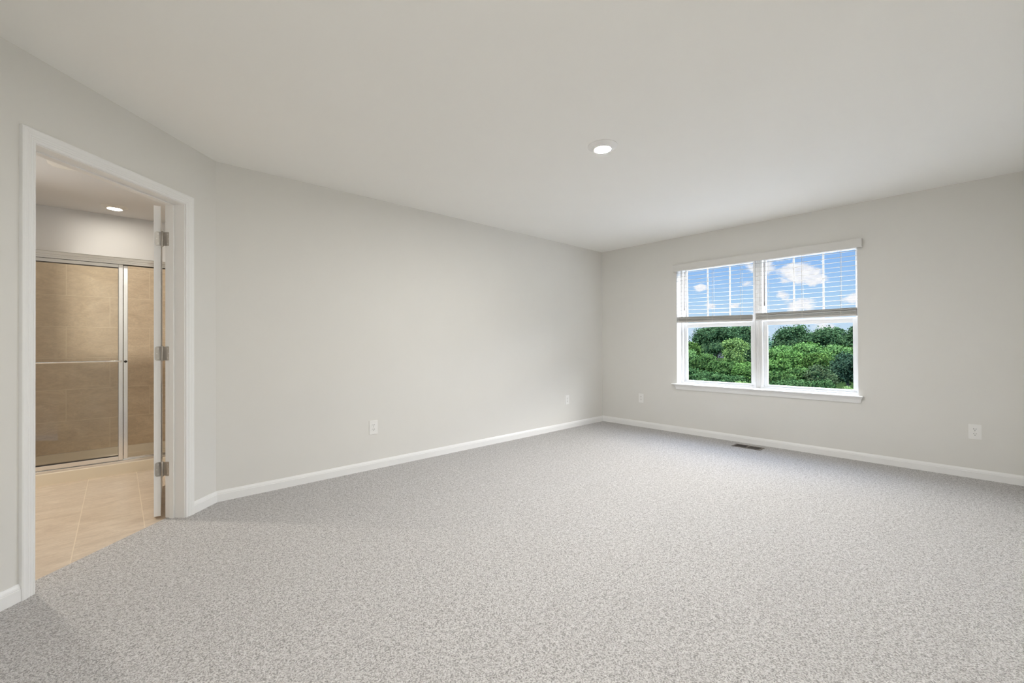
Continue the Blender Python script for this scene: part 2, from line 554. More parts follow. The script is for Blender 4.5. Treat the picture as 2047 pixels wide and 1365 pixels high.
m = MB()
m.prism([(CX, YL), (XW + WWT, YL), (XW + WWT, YL + WT), (CX - 0.0476, YL + WT)], 0, H)
struct(m.build('wall_left', 'wall_paint'), 'long plain greige wall between the clipped corner and the window wall', 'wall')

m = MB()
x0, x1 = XW, XW + WWT
m.box(x0, x1, YR - 0.2, WY0, 0, H); m.box(x0, x1, WY1, YL, 0, H)
m.box(x0, x1, WY0, WY1, 0, WZ0 - 0.014); m.box(x0, x1, WY0, WY1, WZ1, H)
m.box(x0, x1, YR - 0.2, YL + WT, -0.3, -0.06)
struct(m.build('wall_window', 'wall_paint'), 'greige far wall that holds the twin window', 'wall')

m = MB()
HR, HL, HT = S_JR - 0.018, S_JL + 0.018, Z_JT + 0.018
def dbox(m, s0, s1, o0, o1, z0, z1, bev=0.0):
    return m.box(s0, s1, o0, o1, z0, z1, xf=DP, bev=bev)
m.prism([DPxy(0, 0), DPxy(HR, 0), DPxy(HR, WT), (CX - 0.0476, YL + WT)], 0, H)
m.prism([DPxy(HL, 0), DPxy(1.3110, 0), DPxy(1.3110 + 0.0476, WT), DPxy(HL, WT)], 0, H)
dbox(m, HR, HL, 0, WT, HT, H)
struct(m.build('wall_door', 'wall_paint'), 'short angled greige wall with the bathroom doorway', 'wall')

m = MB()
PB = DP(1.3110, 0, 0)
m.prism([(XB, YR), (XB, PB[1]), DPxy(1.3110 + 0.0476, WT), (XB - WT, YR)], 0, H)
struct(m.build('wall_back', 'wall_paint'), 'greige wall closing the bedroom behind the camera', 'wall')
m = MB()
m.box(XB - WT, XW + WWT, YR - WT, YR, 0, H)
struct(m.build('wall_right', 'wall_paint'), 'greige wall closing the bedroom on the right', 'wall')

# bathroom shell
m = MB()
m.box(-1.7, 1.0, YBACK, YBACK + 0.1, 0, H)
struct(m.build('wall_shower_back', 'bath_paint'), 'white painted wall rising above the shower tile', 'wall')
m = MB()
m.box(-1.7, -1.6, 2.2, YBACK, 0, H)
struct(m.build('wall_bathroom_left', 'bath_paint'), 'off-white bathroom side wall left of the shower', 'wall')
m = MB()
m.box(0.86, 0.96, YL + WT, YBACK, 0, H)
struct(m.build('wall_bathroom_right', 'bath_paint'), 'off-white bathroom side wall behind the open door', 'wall')
m = MB()
m.box(-1.6, XB - WT, 2.2, 2.3, 0, H)
struct(m.build('wall_bathroom_front', 'bath_paint'), 'off-white bathroom wall on the bedroom side', 'wall')
m = MB()
m.box(-0.76, -0.70, YS - 0.06, YBACK, 0, H)
struct(m.build('wall_shower_left', 'bath_paint'), 'white stub wall at the left end of the shower', 'wall')
m = MB()
m.box(-0.70, 0.86, YBACK - 0.012, YBACK, 0.1045, 1.985)
m.box(-0.70, -0.688, YS, YBACK - 0.012, 0.1045, 1.985)
m.box(0.848, 0.86, YS, YBACK - 0.012, 0.1045, 1.985)
struct(m.build('wall_shower_tile', 'wall_tile'), 'beige stone-look wall tile lining the shower', 'wall tile')

# ------------------------------------------------------------------ baseboards
BH, BT = 0.077, 0.013
BPROF = [(0, 0), (BT, 0), (BT, 0.052), (BT - 0.0025, 0.0535), (BT - 0.0025, 0.0575), (BT - 0.004, 0.064), (BT - 0.0075, 0.072), (BT - 0.009, BH), (0, BH)]
def baseboard(name, label, ends):
    """ends: two functions (t, z) -> world point"""
    m = MB()
    m.sweep([[e(t, z) for t, z in BPROF] for e in ends])
    struct(m.build(name, 'trim_paint'), label, 'baseboard')
q = R2 - 1
baseboard('baseboard_left', 'white moulded baseboard along the long left wall',
          [lambda t, z: (CX + q * t, YL - t, z), lambda t, z: (XW - t, YL - t, z)])
baseboard('baseboard_window', 'white moulded baseboard under the window wall',
          [lambda t, z: (XW - t, YL - t, z), lambda t, z: (XW - t, YR + t, z)])
baseboard('baseboard_door_right', 'short white baseboard between door casing and the clipped corner',
          [lambda t, z: DP(q * t, -t, z), lambda t, z: DP(0.2155, -t, z)])
baseboard('baseboard_door_left', 'short white baseboard left of the door casing',
          [lambda t, z: DP(1.1865, -t, z), lambda t, z: DP(1.3110 - q * t, -t, z)])
baseboard('baseboard_right', 'white baseboard along the right wall',
          [lambda t, z: (XW - t, YR + t, z), lambda t, z: (XB + t, YR + t, z)])
baseboard('baseboard_back', 'white baseboard along the wall behind the camera',
          [lambda t, z: (XB + t, YR + t, z), lambda t, z: (XB + t, PB[1] - q * t, z)])

# ------------------------------------------------------------------ door casing, jamb, door
CPROF = [(0.000, 0.0), (0.000, 0.008), (0.004, 0.0105), (0.008, 0.0105), (0.010, 0.0085), (0.013, 0.0090), (0.0145, 0.0110),
         (0.020, 0.0115), (0.0215, 0.0105), (0.0245, 0.0125), (0.030, 0.0135), (0.032, 0.0125), (0.036, 0.0150), (0.044, 0.0175),
         (0.052, 0.0180), (0.0565, 0.0165), (0.058, 0.0140), (0.058, 0.0)]
def casing(name, label, side):
    sl, sr, zt = S_JL + 0.006, S_JR - 0.006, Z_JT + 0.004
    pts = []
    for w, t in CPROF:
        o = -t if side < 0 else WT + t
        pts.append([DP(sl + w, o, 0), DP(sl + w, o, zt + w), DP(sr - w, o, zt + w), DP(sr - w, o, 0)])
    m = MB()
    m.sweep([[p[i] for p in pts] for i in range(4)])
    struct(m.build(name, 'trim_paint'), label, 'door trim')
casing('trim_1', 'white fluted casing around the bathroom doorway, bedroom side', -1)
casing('trim_2', 'white fluted casing around the bathroom doorway, bathroom side', 1)

m = MB()
JD = 0.128
dbox(m, S_JR - 0.018, S_JR, 0, JD, 0, Z_JT + 0.018)
dbox(m, S_JL, S_JL + 0.018, 0, JD, 0, Z_JT + 0.018)
dbox(m, S_JR, S_JL, 0, JD, Z_JT, Z_JT + 0.018)
jamb = m.build('trim_3', 'door_paint')
struct(jamb, 'white door jamb lining the bathroom doorway with its stop', 'door jamb')
m = MB()
dbox(m, S_JR, S_JR + 0.0115, 0.064, 0.093, 0, Z_JT - 0.008, bev=0.0015)
dbox(m, S_JL - 0.0115, S_JL, 0.064, 0.093, 0, Z_JT - 0.008, bev=0.0015)
dbox(m, S_JR, S_JL, 0.064, 0.093, Z_JT - 0.008, Z_JT, bev=0.0015)
m.build('door_stop', 'door_paint', jamb)

PHI = math.radians(139.0)
PIN = (0.2835, 0.1425)
Ld = (math.cos(PHI), math.sin(PHI)); Td = (math.sin(PHI), -math.cos(PHI))
def SP(l, t, z):
    return DP(PIN[0] + l * Ld[0] + t * Td[0], PIN[1] + l * Ld[1] + t * Td[1], z)
door = empty('door_1', DP(PIN[0], PIN[1], 0.012))
struct(door, 'white bathroom door standing open, seen edge-on with three hinges', 'door')
m = MB()
DZ0, DZ1, L0, L1, T0, T1 = 0.014, 2.028, 0.004, 0.834, 0.010, 0.045
m.box(L0, L0 + 0.115, T0, T1, DZ0, DZ1, xf=SP, bev=0.0012)
m.box(L1 - 0.115, L1, T0, T1, DZ0, DZ1, xf=SP)
for a, b in ((DZ0, 0.24), (0.86, 1.06), (1.90, DZ1)):
    m.box(L0 + 0.115, L1 - 0.115, T0, T1, a, b, xf=SP)
for a, b in ((0.24, 0.86), (1.06, 1.90)):
    m.box(L0 + 0.115, L1 - 0.115, T0 + 0.009, T1 - 0.009, a, b, xf=SP)
m.build('door_panel', 'door_paint', door)
for zc in (1.815, 1.068, 0.317):
    hh = 0.0915
    m = MB()
    m.lathe([(0.0045, -hh / 2 - 0.004), (0.0062, -hh / 2 - 0.002), (0.0062, hh / 2 + 0.002), (0.0045, hh / 2 + 0.004)], SP(-0.001, 0.002, zc), 16)
    hg = m.build('hinge', 'satin_nickel', door, origin=SP(0, 0, zc), auto=40)
    m = MB()   # leaf on the door edge
    m.plate(0.035, hh, 0.0022, 0.012, lambda u, v, d: SP(L0 - d, 0.0215 + u, zc + v))
    m.box(L0 - 0.0022, L0, 0.002, 0.02, zc - hh / 2 + 0.001, zc + hh / 2 - 0.001, xf=SP)
    m.build('hinge_leaf', 'satin_nickel', hg)
    m = MB()   # leaf let into the jamb
    m.plate(0.034, hh, 0.0022, 0.012, lambda u, v, d: DP(S_JR + d, 0.113 + u, zc + v))
    dbox(m, S_JR, S_JR + 0.0022, 0.115, 0.138, zc - hh / 2 + 0.001, zc + hh / 2 - 0.001)
    m.build('hinge_leaf', 'satin_nickel', hg)
    m = MB()
    for dz in (-0.030, 0.0, 0.030):
        u = 0.105 + (0.006 if dz else -0.001)
        m.plate(0.007, 0.007, 0.0032, 0.0034, lambda a, b, d: DP(S_JR + d, u + a, zc + dz + b), seg=4)
        m.plate(0.007, 0.007, 0.0032, 0.0034, lambda a, b, d: SP(L0 - d, 0.029 - (0.006 if dz else -0.001) + a, zc + dz + b), seg=4)
    m.build('screw', 'screw_metal', hg)

# ------------------------------------------------------------------ shower
m = MB()
m.sweep([[(x, y, z) for y, z in ((YS, -0.004), (YS, 0.088), (YS + 0.006, 0.096), (YS + 0.085, 0.096), (YS + 0.100, 0.080), (YS + 0.125, 0.035),
                                 (YBACK - 0.16, 0.022), (YBACK - 0.075, 0.032), (YBACK - 0.045, 0.060), (YBACK - 0.036, 0.098), (YBACK - 0.030, 0.104), (YBACK - 0.0125, 0.104), (YBACK - 0.0125, -0.004))] for x in (-0.6995, 0.8595)])
o = m.build('shower_pan', 'acrylic', origin=(0.08, YS, 0), auto=35)
tag(o, 'beige moulded shower pan with raised curb under the sliding glass doors', 'shower pan')

sd = empty('shower_enclosure', (0.08, YS, 0.096))
tag(sd, 'framed sliding glass shower doors in brushed silver metal on the beige pan', 'shower door')
m = MB()   # header extrusion
hp = [(YS - 0.004, 1.835), (YS - 0.004, 1.850), (YS - 0.001, 1.853), (YS - 0.001, 1.864), (YS - 0.006, 1.868), (YS - 0.006, 1.888), (YS - 0.001, 1.893),
      (YS + 0.062, 1.893), (YS + 0.062, 1.832), (YS + 0.058, 1.832), (YS + 0.058, 1.875), (YS + 0.001, 1.875), (YS + 0.001, 1.835)]
m.sweep([[(x, y, z) for y, z in hp] for x in (-0.688, 0.848)])
m.build('header', 'shower_metal', sd)
m = MB()
tp = [(YS + 0.004, 0.0965), (YS + 0.004, 0.112), (YS + 0.008, 0.115), (YS + 0.014, 0.115), (YS + 0.016, 0.104), (YS + 0.034, 0.104), (YS + 0.036, 0.120), (YS + 0.040, 0.120),
      (YS + 0.042, 0.104), (YS + 0.058, 0.104), (YS + 0.060, 0.124), (YS + 0.066, 0.124), (YS + 0.066, 0.0965)]
m.sweep([[(x, y, z) for y, z in tp] for x in (-0.688, 0.848)])
m.build('bottom_track', 'shower_metal', sd)
for xa in (-0.688, 0.820):
    m = MB()
    m.box(xa, xa + 0.028, YS + 0.004, YS + 0.060, 0.104, 1.875)
    m.build('side_jamb', 'shower_metal', sd)
def shower_panel(xa, xb, y0, front):
    y1 = y0 + 0.016
    zb, zt = 0.117, 1.842
    m = MB()
    m.box(xa + 0.02, xb - 0.02, y0 + 0.006, y0 + 0.011, zb + 0.02, zt - 0.02)
    g = m.build('door_panel', 'shower_glass', sd, origin=((xa + xb) / 2, y0, zb))
    g['label'] = 'clear glass pane'
    w = 0.030
    for x in (xa, xb - w):
        m = MB()
        m.box(x, x + w, y0, y1, zb, zt, bev=0.002)
        m.box(x + 0.010, x + 0.014, y0 - 0.0015, y0, zb + 0.03, zt - 0.03)
        m.build('stile', 'shower_metal', g)
    for za in (zb, zt - 0.036):
        m = MB()
        m.box(xa + w, xb - w, y0, y1, za, za + 0.036, bev=0.002)
        m.build('rail', 'shower_metal', g)
    m = MB()
    e = 0.0035
    m.box(xa + w, xb - w, y0 + 0.003, y1 - 0.003, zb + 0.036, zb + 0.036 + e); m.box(xa + w, xb - w, y0 + 0.003, y1 - 0.003, zt - 0.036 - e, zt - 0.036)
    m.box(xa + w, xa + w + e * .6, y0 + 0.003, y1 - 0.003, zb + 0.036, zt - 0.036); m.box(xb - w - e * .6, xb - w, y0 + 0.003, y1 - 0.003, zb + 0.036, zt - 0.036)
    m.build('gasket', 'gasket', g)
    m = MB()
    if front:
        m.lathe([(0.0075, 0), (0.0075, xb - xa - 0.03)], (xa + 0.015, y0 - 0.045, 0.986), 16, axis='x')
        for x in (xa + 0.016, xb - 0.016):
            m.lathe([(0.011, 0.0), (0.009, -0.012), (0.008, -0.045), (0.010, -0.053), (0.006, -0.056)], (x, y0, 0.986), 16, axis='y')
        m.build('towel_bar', 'chrome', g, auto=40)
    else:
        m.lathe([(0.004, 0.0), (0.009, -0.003), (0.011, -0.012), (0.010, -0.017), (0.004, -0.020)], (xb - 0.015, y0, 0.980), 20, axis='y')
        m.build('knob', 'dark_knob', g, auto=40)
shower_panel(-0.745 + 0.09, 0.0345, YS + 0.017, True)
shower_panel(-0.715 + 0.09, 0.0665, YS + 0.043, False)

# ------------------------------------------------------------------ ceiling lamps
def disc_lamp(x, y, lens, label, r=0.098):
    t = empty('disc_light', (x, y, H))
    tag(t, label, 'ceiling light')
    m = MB()
    m.lathe([(r, 0.0), (r, -0.004), (r - 0.005, -0.0065), (0.066, -0.0195), (0.058, -0.0245), (0.0550, -0.0248), (0.0540, -0.0236)], (x, y, H), 64, True, False)
    m.build('trim_ring', 'lamp_trim', t, auto=35)
    m = MB()
    m.lathe([(0.0542, -0.0236), (0.030, -0.0237), (0.010, -0.0238)], (x, y, H), 64, False, True)
    m.build('lens', lens, t, smooth=True)
    return t
disc_lamp(2.392, 1.700, 'lens_room', 'round white flush ceiling light glowing over the middle of the bedroom')
disc_lamp(-0.022, 5.540, 'lens_shower', 'round flush ceiling light glowing above the shower')
disc_lamp(-0.84, 4.72, 'fill_lens_bath', 'added round fill light on the bathroom ceiling, out of sight beside the doorway')
disc_lamp(0.35, 0.45, 'fill_lens_entry', 'added round fill light on the ceiling above the bedroom entry, outside the picture')
fan = empty('exhaust_fan', (-0.23, 4.385, H))
tag(fan, 'pale square exhaust fan grille on the bathroom ceiling just inside the door', 'exhaust fan')
m = MB()
m.plate(0.28, 0.28, 0.010, 0.045, lambda u, v, d: (-0.23 + u, 4.395 + v, H - 0.003 - d))
m.plate(0.25, 0.25, 0.012, 0.040, lambda u, v, d: (-0.23 + u, 4.395 + v, H - 0.013 - d))
m.build('cover', 'fan_plastic', fan)
for k in range(8):
    m = MB()
    y = 4.290 + k * 0.016
    m.box(-0.23 - 0.085, -0.23 + 0.085, y - 0.003, y + 0.003, H - 0.0258, H - 0.0251)
    m.build('grille_slot', 'duct_dark', fan)

# ------------------------------------------------------------------ window
win = empty('window_1', (XW + 0.12, 1.6815, WZ0))
struct(win, 'white vinyl twin double-hung window with blinds drawn halfway up', 'window')
m = MB()
lt = 0.004
m.box(XW + 0.001, XW + 0.14, WY1 - lt, WY1, WZ0, WZ1); m.box(XW + 0.001, XW + 0.14, WY0, WY0 + lt, WZ0, WZ1)
m.box(XW + 0.001, XW + 0.14, WY0 + lt, WY1 - lt, WZ1 - lt, WZ1)
m.build('jamb_lining', 'vinyl', win)
YM = 1.6875
units = [(YM + 0.024, WY1 - lt, 1.773, 2.517, 1.753, 2.534), (WY0 + lt, YM - 0.024, 0.848, 1.602, 0.829, 1.619)]
m = MB()
m.box(XW + 0.128, XW + 0.235, YM - 0.024, YM + 0.024, WZ0, WZ1 - lt, bev=0.002)
m.box(XW + 0.124, XW + 0.128, YM - 0.016, YM - 0.004, WZ0 + 0.01, WZ1 - 0.03); m.box(XW + 0.124, XW + 0.128, YM + 0.004, YM + 0.016, WZ0 + 0.01, WZ1 - 0.03)
m.build('mullion', 'vinyl', win)
GZ0, GZ1 = 0.650, 1.313      # lower glass
UZ0, UZ1 = 1.370, 2.040      # upper glass
for ya, yb, g0, g1, u0, u1 in units:
    fw = 0.022
    m = MB()
    m.box(XW + 0.120, XW + 0.232, ya, ya + fw, WZ0, WZ1 - lt, bev=0.0015); m.box(XW + 0.120, XW + 0.232, yb - fw, yb, WZ0, WZ1 - lt, bev=0.0015)
    m.box(XW + 0.120, XW + 0.232, ya + fw, yb - fw, WZ0, WZ0 + 0.016); m.box(XW + 0.120, XW + 0.232, ya + fw, yb - fw, UZ1 + 0.012, WZ1 - lt)
    # balance tracks beside the sashes
    m.box(XW + 0.187, XW + 0.191, ya + fw, ya + fw + 0.007, WZ0 + 0.016, UZ1 + 0.012); m.box(XW + 0.187, XW + 0.191, yb - fw - 0.007, yb - fw, WZ0 + 0.016, UZ1 + 0.012)
    m.build('frame', 'vinyl', win)
    # lower sash
    m = MB()
    a, b = XW + 0.158, XW + 0.186
    m.box(a, b, ya + fw, g0, WZ0 + 0.016, GZ1 + 0.045, bev=0.002); m.box(a, b, g1, yb - fw, WZ0 + 0.016, GZ1 + 0.045, bev=0.002)
    m.box(a, b, g0, g1, WZ0 + 0.016, GZ0, bev=0.002); m.box(a, b, g0, g1, GZ1, GZ1 + 0.045, bev=0.002)
    m.box(a - 0.006, a, g0, g1, GZ1 + 0.034, GZ1 + 0.045)
    ls = m.build('lower_sash', 'vinyl', win)
    m = MB()
    m.box(XW + 0.170, XW + 0.175, g0 - 0.005, g1 + 0.005, GZ0 - 0.005, GZ1 + 0.005)
    m.build('pane', 'window_glass', ls)
    m = MB()
    m.box(a - 0.012, a - 0.006, (g0 + g1) / 2 - 0.03, (g0 + g1) / 2 + 0.03, GZ1 + 0.040, GZ1 + 0.046)
    m.build('sash_lock', 'vinyl', ls)
    # upper sash
    m = MB()
    a, b = XW + 0.192, XW + 0.220
    m.box(a, b, ya + fw, u0, UZ0 - 0.045, UZ1 + 0.012, bev=0.002); m.box(a, b, u1, yb - fw, UZ0 - 0.045, UZ1 + 0.012, bev=0.002)
    m.box(a, b, u0, u1, UZ0 - 0.045, UZ0, bev=0.002); m.box(a, b, u0, u1, UZ1, UZ1 + 0.012)
    us = m.build('upper_sash', 'vinyl', win)
    m = MB()
    m.box(XW + 0.203, XW + 0.208, u0 - 0.005, u1 + 0.005, UZ0 - 0.005, UZ1 + 0.005)
    m.build('pane', 'window_glass', us)
    for k in (1, 2):
        y = u0 + (u1 - u0) * k / 3
        m = MB()
        m.box(XW + 0.200, XW + 0.203, y - 0.009, y + 0.009, UZ0, UZ1)
        m.build('muntin', 'vinyl', us)

# stool and apron
m = MB()
sp_ = [(XW + 0.125, 0.598), (XW + 0.125, 0.612), (XW - 0.040, 0.612), (XW - 0.045, 0.609), (XW - 0.046, 0.605), (XW - 0.045, 0.601), (XW - 0.040, 0.598)]
m.sweep([[(x, y, z) for x, z in sp_] for y in (WY0 + 0.002, WY1 - 0.002)])
sp2 = [(XW, 0.598), (XW, 0.612), (XW - 0.040, 0.612), (XW - 0.045, 0.609), (XW - 0.046, 0.605), (XW - 0.045, 0.601), (XW - 0.040, 0.598)]
m.sweep([[(x, y, z) for x, z in sp2] for y in (0.747, WY0 + 0.002)])
m.sweep([[(x, y, z) for x, z in sp2] for y in (WY1 - 0.002, 2.634)])
struct(m.build('trim_4', 'trim_paint'), 'white window stool projecting below the twin window', 'window sill')
m = MB()
ap = [(0.000, 0.541), (0.011, 0.541), (0.014, 0.545), (0.016, 0.556), (0.019, 0.570), (0.024, 0.582), (0.032, 0.590), (0.034, 0.598), (0.000, 0.598)]
rings = []
for ye, sg in ((0.775, -1), (2.578, 1)):
    rings.append([(XW - t, ye + sg * t * 0.62, z) for t, z in ap])
m.sweep(rings)
struct(m.build('trim_5', 'trim_paint'), 'white moulded apron board under the window stool', 'window apron')

# valance
m = MB()
vp = [(XW - 0.001, 2.013), (XW - 0.001, 2.097), (XW - 0.034, 2.097), (XW - 0.041, 2.092), (XW - 0.043, 2.086), (XW - 0.043, 2.024), (XW - 0.041, 2.017), (XW - 0.036, 2.013)]
vp = [(XW - 0.030, 2.013), (XW - 0.030, 2.097), (XW - 0.038, 2.097), (XW - 0.041, 2.093), (XW - 0.042, 2.088), (XW - 0.042, 2.022), (XW - 0.041, 2.017), (XW - 0.038, 2.013)]
m.sweep([[(x, y, z) for x, z in vp] for y in (0.745, 2.604)])
m.box(XW - 0.030, XW - 0.001, 0.745, 0.753, 2.013, 2.097); m.box(XW - 0.030, XW - 0.001, 2.596, 2.604, 2.013, 2.097)
m.box(XW - 0.030, XW - 0.001, 0.753, 2.596, 2.090, 2.097)
o = m.build('window_valance', 'valance_paint', origin=(XW, 1.6745, 2.013))
tag(o, 'long off-white valance board across the top of the twin window', 'valance')

# blinds
def window_blind(ya, yb, tilt, label, stack_top):
    yc = (ya + yb) / 2
    xc = XW + 0.026
    t = empty('window_blind', (xc, yc, WZ1 - lt))
    tag(t, label, 'window blind', 'raised horizontal blinds in the twin window')
    m = MB()
    m.box(xc - 0.024, xc + 0.026, ya, yb, 2.030, WZ1 - lt - 0.001)
    m.build('headrail', 'blind_slat', t)
    def bow(u): return -0.0010 * (1 - (2 * u - 1) ** 2)
    def slat(z0, tl, name, wob=0.0):
        """one curved slat, tl = lean across its width, ends follow the blind's tilt"""
        m = MB()
        rings = []
        for y in (ya + 0.002, yc, yb - 0.002):
            dz = tilt(y) + (wob if y == yc else 0)
            top = [(xc - 0.0245 + 0.049 * k / 6, y, z0 + dz + tl * (k / 6 - 0.5) - bow(k / 6)) for k in range(7)]
            rings.append(top + [(p[0], p[1], p[2] - 0.0026) for p in top[::-1]])
        m.sweep(rings)
        return m.build(name, 'blind_slat', t)
    zero = tilt
    z = 1.996
    k = 0
    full = tilt
    while z > stack_top + 0.030:
        u = (1.996 - z) / (1.996 - stack_top)
        tilt = (lambda y, u=u: full(y) * u)
        slat(z, 0.0046, 'slat')
        z -= 0.0472
    tilt = full
    rnd = random.Random(int(ya * 100))
    zb = 1.366
    zz = zb + 0.022
    while zz < stack_top:
        slat(zz, rnd.uniform(-0.003, 0.003), 'stacked_slat', rnd.uniform(-0.0012, 0.0012))
        zz += 0.0046
    m = MB()
    rings = []
    for y in (ya + 0.002, yb - 0.002):
        dz = full(y)
        rings.append([(xc + a, y, zb + dz + b) for a, b in ((-0.0245, 0.003), (-0.0225, 0.0), (0.0225, 0.0), (0.0245, 0.003), (0.0245, 0.016), (0.0225, 0.019), (-0.0225, 0.019), (-0.0245, 0.016))])
    m.sweep(rings)
    m.build('bottom_rail', 'blind_slat', t)
    for f in (0.14, 0.5, 0.86):
        y = ya + (yb - ya) * f
        m = MB()
        for x in (xc - 0.0262, xc + 0.0262):
            m.box(x - 0.0006, x + 0.0006, y - 0.0012, y + 0.0012, zb + full(y), 2.032)
        # ladder loops gathered at the stack
        for j in range(5):
            z0 = zb + 0.024 + j * 0.012 + full(y)
            m.box(xc - 0.0300, xc - 0.0262, y - 0.006 + rnd.uniform(-0.004, 0.004), y + 0.006 + rnd.uniform(-0.004, 0.004), z0, z0 + 0.0022)
        m.build('ladder_cord', 'cord', t)
    m = MB()
    yw = yb - 0.098
    m.lathe([(0.0045, 0.0), (0.0055, 0.01), (0.0042, 0.05), (0.0038, 0.46), (0.002, 0.475)], (xc - 0.033, yw, 1.520), 12)
    m.build('tilt_wand', 'wand', t, auto=40)
    m = MB()
    yw = ya + 0.05
    return t
window_blind(1.704, 2.572, lambda y: -0.008 + 0.016 * (y - 1.704) / 0.868,
             'off-white horizontal blind raised halfway over the left half of the window', 1.440)
window_blind(0.791, 1.679, lambda y: 0.006 - 0.008 * (y - 0.791) / 0.888,
             'off-white horizontal blind raised halfway over the right half of the window', 1.446)

# ------------------------------------------------------------------ outlets
def outlet(pos, u, n, label, w=0.074, h=0.120):
    """pos: plate centre on the wall, u: horizontal unit, n: unit out of the wall"""
    pos, u, n = Vector(pos), Vector(u), Vector(n)
    up = Vector((0, 0, 1))
    def xf(d0, cu=0.0, cv=0.0): return lambda a, b, d: pos + u * (a + cu) + up * (b + cv) + n * (d + d0)
    t = empty('wall_outlet', pos)
    tag(t, label, 'electrical outlet', 'white duplex outlets low on the walls')
    m = MB()
    m.plate(w, h, 0.0042, 0.004, xf(0))
    m.plate(w - 0.006, h - 0.006, 0.0018, 0.004, xf(0.0042))
    m.build('cover_plate', 'outlet_plastic', t)
    for s in (1, -1):
        m = MB()
        m.plate(0.034, 0.028, 0.0022, 0.011, xf(0.006, 0, 0.0195 * s))
        r = m.build('receptacle', 'outlet_plastic', t, origin=pos + up * 0.0195 * s)
        m = MB()
        zc = 0.0195 * s
        m.plate(0.0026, 0.0092, 0.0006, 0.0008, xf(0.0082, -0.0068, zc + 0.0045), 2)
        m.plate(0.0026, 0.0074, 0.0006, 0.0008, xf(0.0082, 0.0068, zc + 0.0045), 2)
        m.plate(0.0056, 0.0056, 0.0006, 0.0026, xf(0.0082, 0, zc - 0.0068), 4)
        m.build('slot', 'outlet_slot', r)
    m = MB()
    m.plate(0.006, 0.006, 0.0012, 0.0029, xf(0.006), 4)
    m.build('screw', 'screw_metal', t)
    return t
outlet((1.697, YL, 0.374), (1, 0, 0), (0, -1, 0), 'white outlet on the long left wall nearest the doorway', 0.080, 0.126)
outlet((4.380, YL, 0.377), (1, 0, 0), (0, -1, 0), 'white outlet on the long left wall close to the far corner')
outlet((XW, 3.080, 0.385), (0, -1, 0), (-1, 0, 0), 'white outlet on the window wall between the corner and the window')
outlet((XW, 0.036, 0.381), (0, -1, 0), (-1, 0, 0), 'white outlet on the window wall right of the window')

# ------------------------------------------------------------------ floor register
RX0, RX1, RY0, RY1 = 4.908, 5.050, 1.552, 1.836
reg = empty('floor_register', ((RX0 + RX1) / 2, (RY0 + RY1) / 2, 0.0))
tag(reg, 'brown metal floor register set in the carpet below the window', 'floor vent')
m = MB()
RZ = 0.0045
fl = 0.020
m.box(RX0, RX1, RY0, RY0 + fl, 0.0003, RZ, bev=0.0015); m.box(RX0, RX1, RY1 - fl, RY1, 0.0003, RZ, bev=0.0015)
m.box(RX0, RX0 + fl, RY0 + fl, RY1 - fl, 0.0003, RZ, bev=0.0015); m.box(RX1 - fl, RX1, RY0 + fl, RY1 - fl, 0.0003, RZ, bev=0.0015)
ym = (RY0 + RY1) / 2
m.box(RX0 + fl, RX1 - fl, ym - 0.008, ym + 0.008, 0.0003, RZ)
m.build('frame', 'register_metal', reg)
for a, b in ((RY0 + fl, ym - 0.008), (ym + 0.008, RY1 - fl)):
    m = MB()
    n = 12
    for k in range(n):
        y = a + (b - a) * (k + 0.5) / n
        m.box(RX0 + fl, RX1 - fl, y - 0.0009, y + 0.0009, 0.0012, 0.0040)
    m.build('louver', 'register_metal', reg)
m = MB()
m.box(RX0 + fl, RX1 - fl, RY0 + fl, RY1 - fl, 0.0004, 0.0010)
m.build('damper', 'duct_dark', reg)

# ------------------------------------------------------------------ outside the window
GROUND = -5.0
m = MB()
m.box(XW + 4.0, 420, -220, 320, GROUND - 0.5, GROUND)
struct(m.build('ground', 'dirt_ground'), 'weedy ground below the trees outside', 'ground')

m = MB()
m.box(XW + WWT + 0.02, XW + 10.0, -7.0, 11.0, GROUND, -3.0)  # slab added out of view to throw daylight up at the ceiling
struct(m.build('bounce_slab', 'concrete'), 'added unseen pale terrace below the window outside', 'reflector')

